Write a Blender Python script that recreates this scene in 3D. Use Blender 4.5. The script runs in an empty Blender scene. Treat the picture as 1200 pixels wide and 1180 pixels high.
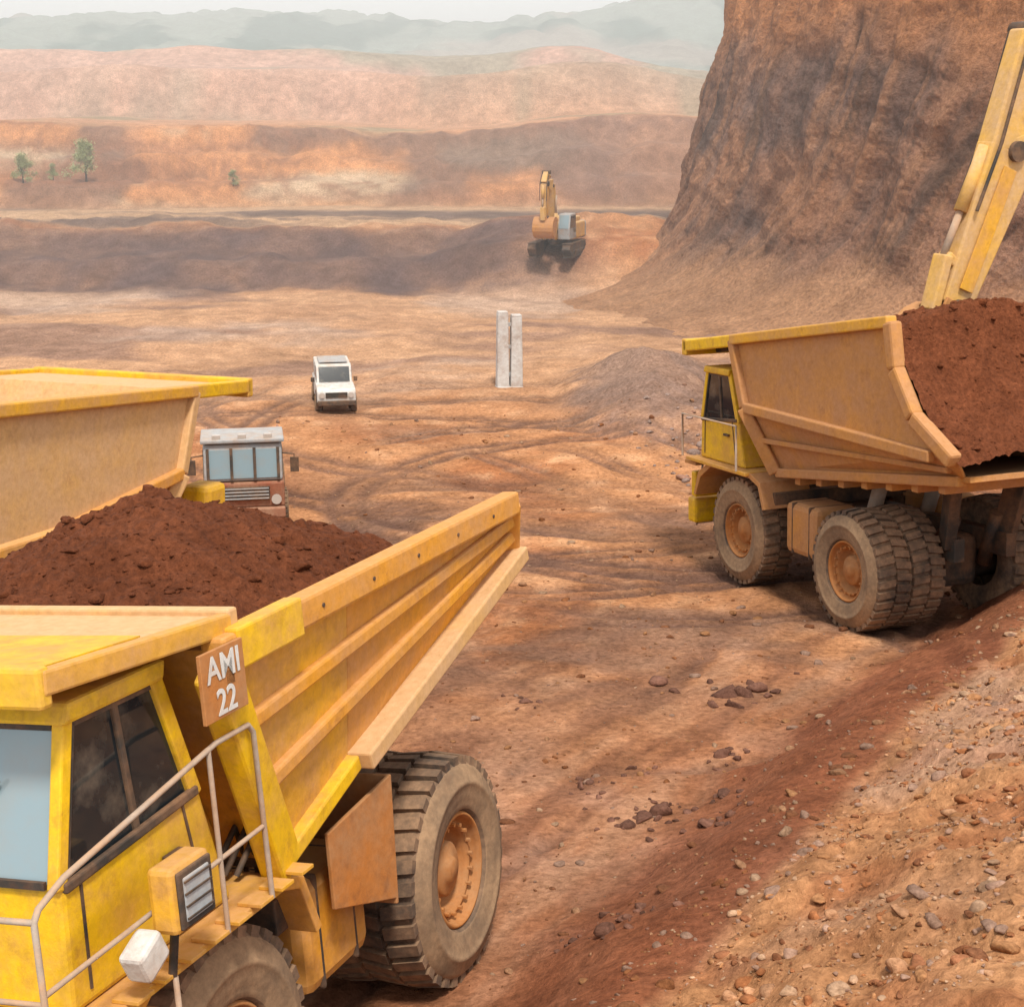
import bpy, bmesh, math, random
import numpy as np
from mathutils import Vector, Matrix, Euler
random.seed(7); np.random.seed(7)
D=bpy.data; C=bpy.context
scene=C.scene
COL=scene.collection
R=math.radians

# ------------------------------------------------------------ noise
def _h(ix,iy,s):
    n=np.sin(ix*127.1+iy*311.7+s*74.7)*43758.5453
    return n-np.floor(n)
def vn(x,y,s=0):
    ix=np.floor(x);iy=np.floor(y);fx=x-ix;fy=y-iy
    fx=fx*fx*fx*(fx*(fx*6-15)+10);fy=fy*fy*fy*(fy*(fy*6-15)+10)
    a=_h(ix,iy,s);b=_h(ix+1,iy,s);c=_h(ix,iy+1,s);d=_h(ix+1,iy+1,s)
    return (a*(1-fx)+b*fx)*(1-fy)+(c*(1-fx)+d*fx)*fy
def fbm(x,y,s=0,o=4):
    t=0;a=.5;m=0
    for i in range(o):
        t=t+a*vn(x,y,s+i*3.1);m+=a
        x,y=(x*1.6+y*1.2)+5.2,(-x*1.2+y*1.6)+1.3;a*=.5
    return t/m*2-1
def ss(a,b,x):
    t=np.clip((x-a)/(b-a),0,1);return t*t*(3-2*t)

# ------------------------------------------------------------ terrain function
def bermd(x,y):
    return (x-1.2)*.867-(y-11.2)*.498+.5*fbm(x*.4,y*.4,5,5)
def berms(x,y):
    return (x-1.2)*.498+(y-11.2)*.867
TR=[(-9,30,22),(2,12,26),(-2,42,12),(6,48,16),(-14,46,20),(1,30,9),(4,38,9.5),(-30,20,38),(12,60,26),(0,22,14),(-6,60,30)]
def tracks(x,y):
    wx=x+1.1*fbm(x*.12,y*.12,31,2);wy=y+1.1*fbm(x*.12,y*.12,37,2)
    t=np.zeros_like(x)
    for k,(cx,cy,r) in enumerate(TR):
        dd=np.sqrt((wx-cx)**2+((wy-cy))**2)-r
        mk=ss(.35,.6,vn(x*.13+k*7,y*.13,43+k))
        for o in (-1.75,-1.15,1.15,1.75):
            t=np.maximum(t,mk*np.exp(-((dd-o)/.24)**2))
    m=np.clip(.35+1.0*vn(x*.3,y*.3,41),0,1)
    t=t*m*ss(14,19,y)*(1-ss(54,66,y))
    d=(x-1.2)*.867-(y-11.2)*.498+.25*fbm(x*.2,y*.2,33,2);s=berms(x,y)
    mm=ss(.35,.6,vn(s*.35,d*1.5,45))*(1-ss(24,30,y))*(.5+.5*ss(.3,.7,vn(x*2.5,y*2.5,46)))
    for o in (-1.2,-1.75,-3.3,-3.9,-4.8):
        t=np.maximum(t,.6*mm*np.exp(-((d-o)/.15)**2))
    return t
def H(x,y):
    x=np.asarray(x,float);y=np.asarray(y,float)
    b=-.077*(y-13.3)
    b=-1.7+np.logaddexp(0,(b+1.7)*4)/4
    b=np.minimum(b,.75)
    b=b-.11*np.clip(-.6-x,0,6)*(1-ss(18,25,y))-.5*ss(2,5,-x)*ss(18,25,y)*(1-ss(30,44,y))
    d=bermd(x,y)
    rise=.95*ss(-2.4,0,d)+.42*np.clip(d-.1,0,5.5)
    fade=1-ss(38,60,y)
    z=b+rise*fade
    tp=ss(-.4,.7,d)*fade
    z=z+.09*fbm(x*.5,y*.5,1,4)*(1+1.8*tp)
    z=z+.05*fbm(x*2.2,y*2.2,2,5)*(.7+2.6*tp)+.09*tp*np.abs(fbm(x*4.5,y*4.5,7,3))+.025*np.abs(fbm(x*3.2,y*3.2,8,3))
    z=z-.10*tracks(x,y)
    z=z+ss(38,60,y)*(1-ss(95,130,y))*(.40*fbm(x*.10,y*.10,3,5)+.12*fbm(x*.5,y*.5,9,3))
    q=np.sqrt(((x-4.8)/3.4)**2+((y-53)/9.)**2)
    z=z+1.5*np.clip(1-q,0,1)*(1+.5*fbm(x*.6,y*.6,12,4))
    q=np.sqrt(((x-4.)/9.)**2+((y-90)/9.)**2)
    z=z+1.7*np.clip(1-q*q,0,1)
    w=y+4*fbm(x*.06,y*.03,14,3)+.03*x
    z=z+1.2*ss(84,88,w)+1.2*ss(91,95,w)+.5*ss(84,90,w)*fbm(x*.35,y*.35,15,4)*(1-ss(100,112,w))
    w2=y+7*fbm(x*.035,y*.02,16,3)-.12*np.clip(x,0,60)
    hi=5.4+1.4*ss(-5,12,x)+1.0*fbm(x*.04,y*0+3,18,3)
    z=z+hi*(.33*ss(114,117,w2)+.33*ss(122,125,w2)+.34*ss(130,133,w2))
    gul=np.abs(fbm(x*.25,y*.06,19,4))
    z=z-1.6*gul*ss(114,122,w2)*(1-ss(130,137,w2))
    z=z+(.26*hi+3.8)*ss(165,172,y+8*fbm(x*.03,y*.02,20,3))*(1-.7*ss(0,45,x))
    z=z+3.2*ss(205,215,y+12*fbm(x*.02,y*.02,21,3))*(1-.6*ss(0,60,x))
    z=z+ss(160,240,y)*2.2*fbm(x*.03,y*.03,22,5)
    hh=20+15*ss(-10,70,x)
    z=z+hh*ss(300,560,y+60*fbm(x*.006,y*.006,23,3))*(1+.22*fbm(x*.012,y*.004,24,4))
    z=z+ss(280,420,y)*4.5*np.abs(fbm(x*.07,y*.03,25,4))
    return z
def Hz(x,y): return float(H(np.array([x]),np.array([y]))[0])

def mixc(a,b,t): 
    t=np.clip(t,0,1)[...,None];return a*(1-t)+np.array(b)*t
def terrain_color(x,y,z):
    n1=fbm(x*.3,y*.3,50,4);n2=fbm(x*1.3,y*1.3,51,4);d=bermd(x,y);s=berms(x,y)
    c=np.zeros(x.shape+(3,))+np.array((.50,.250,.118))
    c=mixc(c,(.40,.165,.068),ss(-.1,.6,n1))
    c=mixc(c,(.57,.34,.19),ss(.05,.6,n2)*.6)
    c=mixc(c,(.34,.155,.082),(1-ss(17,27,y))*.7)
    c=mixc(c,(.43,.255,.175),(1-ss(17,25,y))*ss(0,.4,fbm(x*.5,y*.5,66,4))*.55)
    st=fbm(d*1.8,s*.2,67,5)*(1-ss(24,32,y))
    c=mixc(c,(.20,.085,.045),ss(.0,.4,st)*.6)
    c=mixc(c,(.48,.28,.17),ss(.05,.45,-st)*.5)
    patch=ss(.0,.4,fbm(x*.22+y*.05,y*.45,53,4))*ss(19,25,y)*(1-ss(36,44,y))
    c=mixc(c,(.22,.13,.09),patch*.75)
    c=mixc(c,(.14,.078,.058),np.clip(tracks(x,y)*.95,0,.85))
    fade=1-ss(38,60,y)
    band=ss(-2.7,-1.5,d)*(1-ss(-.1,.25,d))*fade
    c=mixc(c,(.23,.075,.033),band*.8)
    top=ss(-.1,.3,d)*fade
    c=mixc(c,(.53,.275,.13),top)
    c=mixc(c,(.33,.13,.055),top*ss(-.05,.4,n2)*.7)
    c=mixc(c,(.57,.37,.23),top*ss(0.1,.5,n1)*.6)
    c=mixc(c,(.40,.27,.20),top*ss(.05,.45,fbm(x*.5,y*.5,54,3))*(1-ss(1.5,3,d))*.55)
    m=ss(46,60,y+6*n1)*(1-ss(80,88,y))
    c=mixc(c,(.51,.32,.19),m*.7)
    c=mixc(c,(.25,.15,.11),m*ss(.0,.35,fbm(x*.10,y*.22,55,5))*.78)
    c=mixc(c,(.49,.37,.29),m*ss(.1,.45,fbm(x*.09+9,y*.16,56,5))*.65)
    q=np.sqrt(((x-4.8)/3.6)**2+((y-52)/9.)**2)
    c=mixc(c,(.23,.16,.13),(1-ss(.5,1.05,q+.3*n2))*.8)
    w=y+4*fbm(x*.06,y*.03,14,3)+.03*x
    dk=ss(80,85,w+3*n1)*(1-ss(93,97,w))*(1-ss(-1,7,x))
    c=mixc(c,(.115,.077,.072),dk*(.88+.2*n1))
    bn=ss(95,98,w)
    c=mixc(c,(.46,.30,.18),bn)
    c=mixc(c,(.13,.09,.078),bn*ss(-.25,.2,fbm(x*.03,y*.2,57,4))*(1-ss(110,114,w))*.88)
    w2=y+7*fbm(x*.035,y*.02,16,3)-.12*np.clip(x,0,60)
    wl=ss(113,116,w2)
    c=mixc(c,(.52,.245,.105),wl)
    c=mixc(c,(.48,.35,.23),wl*ss(-.05,.3,fbm(x*.08,z*.5,58,4)))
    c=mixc(c,(.17,.105,.08),wl*ss(.05,.35,fbm(x*.12+7,z*.15,59,4))*(1-ss(133,136,w2))*.8)
    c=mixc(c,(.26,.12,.065),wl*ss(.05,.3,fbm(x*.03,z*1.5,69,4))*(1-ss(133,136,w2))*.7)
    c=mixc(c,(.25,.155,.12),wl*ss(-2,10,x)*.7*(1-ss(133,136,w2)))
    pl=ss(133,137,w2)
    c=mixc(c,(.48,.27,.16),pl*.9)
    c=mixc(c,(.27,.23,.14),pl*ss(.05,.3,fbm(x*.09,y*.05,64,4))*.75)
    hl=ss(158,175,y)
    c=mixc(c,(.49,.31,.235),hl)
    c=mixc(c,(.29,.27,.20),hl*ss(-.1,.15,fbm(x*.045,y*.04,60,5))*.85)
    fh=ss(250,330,y)
    c=mixc(c,(.22,.27,.23),fh)  # far hill colours greyed and paled, part of the distance haze painted in
    c=mixc(c,(.08,.135,.11),fh*ss(-.1,.2,fbm(x*.06,y*.02,61,5))*.9)
    c=mixc(c,(.38,.31,.26),fh*ss(.15,.4,fbm(x*.015,y*.01,62,3))*.6)
    return np.clip(c*(1+.16*(n2*(1-fh*.5))[...,None]),0.01,.9)  # mottling weakened on far hills, haze put into the colour

def grid_mesh(name,X,Y,Z,Colr,mat,flip=False):
    r,c=X.shape
    v=np.stack([X,Y,Z],-1).reshape(-1,3)
    i=np.arange(r*c).reshape(r,c)
    q=np.stack([i[:-1,:-1],i[:-1,1:],i[1:,1:],i[1:,:-1]],-1).reshape(-1,4)
    if flip:q=q[:,::-1]
    me=D.meshes.new(name)
    me.vertices.add(len(v));me.vertices.foreach_set('co',v.ravel())
    me.loops.add(q.size);me.loops.foreach_set('vertex_index',q.ravel().astype(np.int32))
    me.polygons.add(len(q));me.polygons.foreach_set('loop_start',np.arange(0,q.size,4,dtype=np.int32))
    me.polygons.foreach_set('use_smooth',np.ones(len(q),dtype=bool))
    me.update(calc_edges=True);me.validate()
    if Colr is not None:
        a=me.color_attributes.new('Col','FLOAT_COLOR','POINT')
        cc=np.ones((len(v),4));cc[:,:3]=Colr.reshape(-1,3)
        a.data.foreach_set('color',cc.ravel())
    me.materials.append(mat)
    ob=D.objects.new(name,me);COL.objects.link(ob)
    return ob

# ------------------------------------------------------------ materials
def newmat(name):
    m=D.materials.new(name);m.use_nodes=True
    nt=m.node_tree;b=nt.nodes['Principled BSDF'];return m,nt,b
def nd(nt,t,**k):
    n=nt.nodes.new(t)
    for a,v in k.items():
        if a in n.inputs: n.inputs[a].default_value=v
        else: setattr(n,a,v)
    return n
def noise(nt,vec,scale,detail=6,rough=.6):
    n=nd(nt,'ShaderNodeTexNoise');n.inputs['Scale'].default_value=scale;n.inputs['Detail'].default_value=detail
    n.inputs['Roughness'].default_value=rough
    nt.links.new(vec,n.inputs['Vector']);return n.outputs['Fac']
def ramp(nt,f,p0,p1,c0=(0,0,0,1),c1=(1,1,1,1)):
    r=nd(nt,'ShaderNodeValToRGB');r.color_ramp.elements[0].position=p0;r.color_ramp.elements[1].position=p1
    r.color_ramp.elements[0].color=c0;r.color_ramp.elements[1].color=c1
    nt.links.new(f,r.inputs[0]);return r.outputs[0]
def mix(nt,f,a,b,bt='MIX'):
    m=nd(nt,'ShaderNodeMix',data_type='RGBA',blend_type=bt)
    for s,v in ((m.inputs[0],f),(m.inputs[6],a),(m.inputs[7],b)):
        if isinstance(v,bpy.types.NodeSocket): nt.links.new(v,s)
        elif isinstance(v,(int,float)): s.default_value=v
        else: s.default_value=tuple(v)+(1,) if len(v)==3 else v
    return m.outputs[2]
def dirt_material(name,attr=True,col=(.3,.14,.08),bump=.6,scale=1.0):
    m,nt,b=newmat(name)
    tc=nd(nt,'ShaderNodeTexCoord').outputs['Object']
    n1=noise(nt,tc,1.2*scale,6,.65);n2=noise(nt,tc,9*scale,7,.72);n3=noise(nt,tc,.22*scale,3,.6)
    if attr:
        a=nd(nt,'ShaderNodeAttribute',attribute_name='Col').outputs['Color']
    else:
        r=nd(nt,'ShaderNodeRGB');r.outputs[0].default_value=tuple(col)+(1,);a=r.outputs[0]
    c=mix(nt,1.0,a,ramp(nt,n2,.3,.72,(.52,.47,.43,1),(1.40,1.38,1.38,1)),'MULTIPLY')
    c=mix(nt,1.0,c,ramp(nt,n1,.3,.7,(.74,.70,.67,1),(1.2,1.2,1.22,1)),'MULTIPLY')
    c=mix(nt,1.0,c,ramp(nt,n3,.35,.65,(.88,.86,.85,1),(1.1,1.1,1.1,1)),'MULTIPLY')
    nt.links.new(c,b.inputs['Base Color'])
    b.inputs['Roughness'].default_value=.95;b.inputs['Specular IOR Level'].default_value=.15
    add=nd(nt,'ShaderNodeMath',operation='MULTIPLY_ADD');nt.links.new(n2,add.inputs[0]);add.inputs[1].default_value=.8;nt.links.new(n1,add.inputs[2])
    bp=nd(nt,'ShaderNodeBump');bp.inputs['Strength'].default_value=bump;bp.inputs['Distance'].default_value=.20/scale
    nt.links.new(add.outputs[0],bp.inputs['Height']);nt.links.new(bp.outputs[0],b.inputs['Normal'])
    return m
def paint(name,col,dust=(.52,.30,.15),amt=.5,rough=.5,up=.6,metal=0.0):
    m,nt,b=newmat(name)
    tc=nd(nt,'ShaderNodeTexCoord').outputs['Object']
    n1=noise(nt,tc,1.3,7,.7);n2=noise(nt,tc,12,5,.7)
    n3=noise(nt,tc,3.1,7,.75)
    geo=nd(nt,'ShaderNodeNewGeometry');sx=nd(nt,'ShaderNodeSeparateXYZ');nt.links.new(geo.outputs['Normal'],sx.inputs[0])
    upm=nd(nt,'ShaderNodeMapRange');nt.links.new(sx.outputs[2],upm.inputs[0]);upm.inputs[1].default_value=.2;upm.inputs[2].default_value=.95;upm.inputs[4].default_value=up
    f=nd(nt,'ShaderNodeMath',operation='ADD');nt.links.new(ramp(nt,n1,.62-amt*.5,.88-amt*.5),f.inputs[0]);nt.links.new(upm.outputs[0],f.inputs[1]);f.use_clamp=True
    f2=nd(nt,'ShaderNodeMath',operation='MULTIPLY');nt.links.new(f.outputs[0],f2.inputs[0]);nt.links.new(ramp(nt,n2,.2,.6,(.55,.55,.55,1)),f2.inputs[1])
    c=mix(nt,ramp(nt,n3,.52,.70,(0,0,0,1),(.6,.6,.6,1)),col,(dust[0]*.55,dust[1]*.42,dust[2]*.4))
    c=mix(nt,f2.outputs[0],c,dust)
    c=mix(nt,1.0,c,ramp(nt,n2,.3,.7,(.82,.81,.80,1),(1.06,1.06,1.06,1)),'MULTIPLY')
    nt.links.new(c,b.inputs['Base Color'])
    rr=nd(nt,'ShaderNodeMapRange');nt.links.new(f2.outputs[0],rr.inputs[0]);rr.inputs[3].default_value=rough;rr.inputs[4].default_value=.95
    nt.links.new(rr.outputs[0],b.inputs['Roughness'])
    b.inputs['Metallic'].default_value=metal;b.inputs['Specular IOR Level'].default_value=.3
    bp=nd(nt,'ShaderNodeBump');bp.inputs['Strength'].default_value=.25;bp.inputs['Distance'].default_value=.02
    nt.links.new(n2,bp.inputs['Height']);nt.links.new(bp.outputs[0],b.inputs['Normal'])
    return m
M={}
M['ground']=dirt_material('ground_dirt',bump=.7)
M['cliff']=dirt_material('cliff_dirt',bump=1.0,scale=.6)
M['load']=dirt_material('load_dirt',False,(.19,.062,.026),.9,1.6)
M['rubble']=dirt_material('rubble_dirt',True,bump=.5,scale=2)
M['yel']=paint('yellow_paint',(.76,.46,.010),(.54,.28,.085),.38,.45,.30)
M['yeld']=paint('yellow_paint_dusty',(.70,.36,.022),(.53,.28,.10),.5,.6,.55)
M['bodyA']=paint('dump_body_paint',(.67,.295,.025),(.53,.265,.095),.5,.6,.55)
M['bodyB']=paint('dump_body_dusty',(.53,.24,.055),(.44,.22,.10),.6,.7,.5)
M['bodyC']=paint('dump_body_pale',(.62,.36,.13),(.57,.35,.18),.6,.7,.5)
M['exc']=paint('excavator_paint',(.68,.39,.08),(.55,.35,.18),.55,.7,.5)
M['dark']=paint('dark_steel',(.04,.036,.032),(.22,.12,.065),.40,.6,.3)
M['tire']=paint('tire_rubber',(.05,.042,.037),(.28,.17,.10),.55,.8,.3)
M['side']=paint('tire_sidewall',(.15,.10,.065),(.33,.21,.12),.65,.85,.2)
M['rim']=paint('rim_paint',(.46,.17,.038),(.37,.19,.085),.5,.6,.3)
M['steel']=paint('worn_steel',(.40,.35,.30),(.46,.29,.18),.5,.5,.3,.1)
M['white']=paint('white_paint',(.62,.62,.60),(.50,.39,.31),.4,.5,.2)
M['grey']=paint('grey_paint',(.35,.38,.40),(.40,.31,.25),.4,.5,.3)
M['red']=paint('red_paint',(.30,.095,.05),(.34,.19,.12),.5,.6,.3)
M['conc']=paint('concrete',(.58,.57,.55),(.40,.30,.24),.35,.8,.1)
def glassm(name,base,rough=.06,spec=.7):
    m,nt,b=newmat(name);b.inputs['Base Color'].default_value=base+(1,);b.inputs['Roughness'].default_value=rough
    b.inputs['Specular IOR Level'].default_value=spec
    tc=nd(nt,'ShaderNodeTexCoord').outputs['Object'];n=noise(nt,tc,2.5,6,.6)
    c=mix(nt,ramp(nt,n,.5,.8,(0,0,0,1),(.4,.4,.4,1)),base,(.30,.24,.18));nt.links.new(c,b.inputs['Base Color'])
    return m
M['glass']=glassm('dark_glass',(.014,.018,.021),.06,.5)
M['glassw']=glassm('windscreen_glass',(.22,.30,.34),.12)  # pale blue base colour stands in for the sky reflected in windscreens
M['lens']=glassm('lamp_lens',(.45,.40,.36),.2)

# ------------------------------------------------------------ part helpers
def link(ob,par):
    COL.objects.link(ob)
    if par is not None: ob.parent=par
    return ob
def obj(name,bm,mat,par,bev=0.0,smooth=False):
    bmesh.ops.recalc_face_normals(bm,faces=bm.faces)
    me=D.meshes.new(name);bm.to_mesh(me);bm.free()
    mats=mat if isinstance(mat,list) else [mat]
    for m in mats: me.materials.append(m)
    if smooth:
        for p in me.polygons:p.use_smooth=True
    ob=D.objects.new(name,me);link(ob,par)
    if bev>0:
        b=ob.modifiers.new('bev','BEVEL');b.width=bev;b.segments=2;b.limit_method='ANGLE';b.angle_limit=R(35)
    return ob
def box(name,c,s,mat,par,bev=.02,rot=(0,0,0),taper=None):
    bm=bmesh.new();bmesh.ops.create_cube(bm,size=1)
    for v in bm.verts:
        if taper and v.co.z>0: v.co.x*=taper[0];v.co.y*=taper[1]
        v.co=Vector((v.co.x*s[0],v.co.y*s[1],v.co.z*s[2]))
    bmesh.ops.transform(bm,matrix=Matrix.Translation(c)@Euler(rot).to_matrix().to_4x4(),verts=bm.verts)
    return obj(name,bm,mat,par,bev)
def beam(name,p0,p1,w,h,mat,par,bev=.015,w1=None,h1=None):
    p0=Vector(p0);p1=Vector(p1);d=p1-p0;L=d.length
    q=d.to_track_quat('X','Z').to_matrix().to_4x4()
    bm=bmesh.new();bmesh.ops.create_cube(bm,size=1)
    for v in bm.verts:
        ww=w if v.co.x<0 or w1 is None else w1;hh=h if v.co.x<0 or h1 is None else h1
        v.co=Vector((v.co.x*L,v.co.y*ww,v.co.z*hh))
    bmesh.ops.transform(bm,matrix=Matrix.Translation((p0+p1)/2)@q,verts=bm.verts)
    return obj(name,bm,mat,par,bev)
def rod(name,p0,p1,r,mat,par,r1=None,seg=14):
    p0=Vector(p0);p1=Vector(p1);d=p1-p0
    bm=bmesh.new();bmesh.ops.create_cone(bm,cap_ends=True,segments=seg,radius1=r,radius2=r if r1 is None else r1,depth=d.length)
    bmesh.ops.transform(bm,matrix=Matrix.Translation((p0+p1)/2)@d.to_track_quat('Z','Y').to_matrix().to_4x4(),verts=bm.verts)
    for f in bm.faces:
        f.smooth=len(f.verts)==4
    return obj(name,bm,mat,par)
def pipe(name,pts,r,mat,par):
    cu=D.curves.new(name,'CURVE');cu.dimensions='3D';cu.bevel_depth=r;cu.bevel_resolution=2
    s=cu.splines.new('POLY');s.points.add(len(pts)-1)
    for i,p in enumerate(pts): s.points[i].co=tuple(p)+(1,)
    cu.materials.append(mat);ob=D.objects.new(name,cu);return link(ob,par)
def prism(name,prof,y0,y1,mat,par,bev=.02):
    bm=bmesh.new()
    a=[bm.verts.new((x,y0,z)) for x,z in prof];b=[bm.verts.new((x,y1,z)) for x,z in prof]
    n=len(prof);bm.faces.new(a);bm.faces.new(b[::-1])
    for i in range(n): bm.faces.new((a[i],b[i],b[(i+1)%n],a[(i+1)%n]))
    return obj(name,bm,mat,par,bev)
def plate(name,pts,th,mat,par,bev=.01):
    bm=bmesh.new();P=[Vector(p) for p in pts]
    n=Vector((0,0,0))
    for i in range(len(P)): n+=P[i].cross(P[(i+1)%len(P)])
    n.normalize()
    a=[bm.verts.new(p) for p in P];b=[bm.verts.new(p-n*th) for p in P]
    bm.faces.new(a);bm.faces.new(b[::-1]);k=len(P)
    for i in range(k): bm.faces.new((a[i],b[i],b[(i+1)%k],a[(i+1)%k]))
    return obj(name,bm,mat,par,bev)
def empty(name,loc,rot):
    e=D.objects.new(name,None);COL.objects.link(e);e.location=loc;e.rotation_euler=rot;e.empty_display_size=.5;return e

def wheel(name,par,x,yo,side,Rr=1.12,w=.62,zc=None,lugs=34,steer=0,rimm='rim'):
    bm=bmesh.new();S=56
    prof=[(.50,.00),(.52,.045),(.56,.05),(.60,.065),(.66,.085),(.72,.09),(.73,.10),(.76,.10),(.77,.085),(.86,.06),(.905,.01),(.935,-.03),(.94,-.10),(.94,-w+.10),(.935,-w+.03),(.86,-w-.06),(.70,-w-.08),(.50,-w)]
    rim=[(.50,-.005),(.485,.02),(.465,.02),(.455,-.03),(.43,-.10),(.405,-.11),(.395,-.07),(.37,-.07),(.355,-.12),(.33,-.24),(.25,-.26),(.235,-.12),(.21,-.10),(.12,-.09),(.10,-.05),(0.001,-.05)]
    sc=min(1,Rr/1.12)
    def rev(pr,mi):
        rings=[]
        for (r,y) in pr:
            if y>-.3: y*=sc
            rings.append([bm.verts.new((r*Rr*math.cos(2*math.pi*i/S),y,r*Rr*math.sin(2*math.pi*i/S))) for i in range(S)])
        for k in range(len(pr)-1):
            for i in range(S):
                f=bm.faces.new((rings[k][i],rings[k][(i+1)%S],rings[k+1][(i+1)%S],rings[k+1][i]));f.smooth=True
                f.material_index=mi if not(mi==0 and 1<=k<=9) else 2
    rev(prof,0);rev(rim,1)
    for row in (0,1):
        for i in range(lugs):
            a=2*math.pi*(i+.5*row)/lugs
            da=2*math.pi/lugs*.30
            ya,yb=(.015,-w*.47) if row==0 else (-w*.53,-w-.015)
            sk=.035
            vs=[]
            for (yy,sh) in ((ya,sk if row==0 else 0),(yb,0 if row==0 else sk)):
                for aa in (-da,da):
                    for rr in (.90,1.0):
                        edge=.975 if (rr==1.0 and ((row==0 and yy==ya) or (row==1 and yy==yb))) else rr
                        an=a+aa+sh
                        vs.append(bm.verts.new((edge*Rr*math.cos(an),yy,edge*Rr*math.sin(an))))
            for q in ((0,1,3,2),(4,6,7,5),(0,4,5,1),(2,3,7,6),(1,5,7,3),(0,2,6,4)):
                f=bm.faces.new([vs[j] for j in q]);f.material_index=0
    for i in range(18):
        a=2*math.pi*i/18;r=.38*Rr
        mt=Matrix.Translation((r*math.cos(a),-.055*sc,r*math.sin(a)))@Matrix.Rotation(R(90),4,'X')
        g=bmesh.ops.create_cone(bm,cap_ends=True,segments=6,radius1=.022*sc,radius2=.022*sc,depth=.05*sc,matrix=mt)
        for v in g['verts']:
            for f in v.link_faces:f.material_index=1
    if side<0:
        bmesh.ops.transform(bm,matrix=Matrix.Rotation(math.pi,4,'Z'),verts=bm.verts)
    if steer: bmesh.ops.transform(bm,matrix=Matrix.Translation((0,-side*w/2,0))@Matrix.Rotation(R(steer),4,'Z')@Matrix.Translation((0,side*w/2,0)),verts=bm.verts)
    bmesh.ops.transform(bm,matrix=Matrix.Translation((x,side*yo,Rr*.985 if zc is None else zc)),verts=bm.verts)
    return obj(name,bm,[M['tire'],M[rimm],M['side']],par)

_var=None
def clods(name,pos,size,cols_,mat='rubble',par=None):
    global _var
    bm=bmesh.new();bmesh.ops.create_icosphere(bm,subdivisions=2,radius=1);base=np.array([v.co[:] for v in bm.verts]);fc=np.array([[v.index for v in f.verts] for f in bm.faces]);bm.free()
    V=[];F=[];Cc=[];nb=len(base)
    if _var is None:
        _var=[]
        for k in range(24):
            w=base.copy()
            for j in range(9):
                dvec=np.random.normal(size=3);dvec/=np.linalg.norm(dvec);lim=np.random.uniform(.4,.8)
                pr=w@dvec;ex=np.clip(pr-lim,0,None);w-=ex[:,None]*dvec
            _var.append(w)
    for i,(p,s) in enumerate(zip(pos,size)):
        w=_var[i%24]*np.array([1,np.random.uniform(.55,1),np.random.uniform(.4,.75)])
        a=np.random.uniform(0,6.28);ca,sa=math.cos(a),math.sin(a)
        w=w@np.array([[ca,sa,0],[-sa,ca,0],[0,0,1]])*s+np.array(p)
        V.append(w);F.append(fc+i*nb);Cc.append(np.repeat(np.array(cols_[i])[None],nb,0))
    V=np.concatenate(V);F=np.concatenate(F);Cc=np.concatenate(Cc)
    me=D.meshes.new(name);me.vertices.add(len(V));me.vertices.foreach_set('co',V.ravel())
    me.loops.add(F.size);me.loops.foreach_set('vertex_index',F.ravel().astype(np.int32))
    me.polygons.add(len(F));me.polygons.foreach_set('loop_start',np.arange(0,F.size,3,dtype=np.int32))
    me.update(calc_edges=True)
    a=me.color_attributes.new('Col','FLOAT_COLOR','POINT');cc=np.ones((len(V),4));cc[:,:3]=Cc;a.data.foreach_set('color',cc.ravel())
    me.materials.append(M[mat]);ob=D.objects.new(name,me);COL.objects.link(ob)
    if par: ob.parent=par
    return ob
def heap(name,par,x0,x1,hw,fz,nx=240,ny=170,seed=3,mat='load'):
    ff=lambda X,Y: fz(X,Y)+.13*fbm(X*1.4,Y*1.4,seed,4)+.10*np.abs(fbm(X*4,Y*4,seed+5,4))+.05*fbm(X*9,Y*9,seed+8,4)
    X,Y=np.meshgrid(np.linspace(x0,x1,nx),np.linspace(-hw,hw,ny))
    ob=grid_mesh(name,X,Y,ff(X,Y),None,M[mat]);ob.parent=par
    n=2600
    px=np.random.uniform(x0+.1,x1-.1,n);py=np.random.uniform(-hw+.1,hw-.1,n);pz=ff(px,py)
    sz=np.minimum(.10,.010+.011*np.random.pareto(1.9,n))
    clods('load_clods',list(zip(px,py,pz)),sz,[(.2,.08,.04)]*n,mat,par)
    return ob

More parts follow.
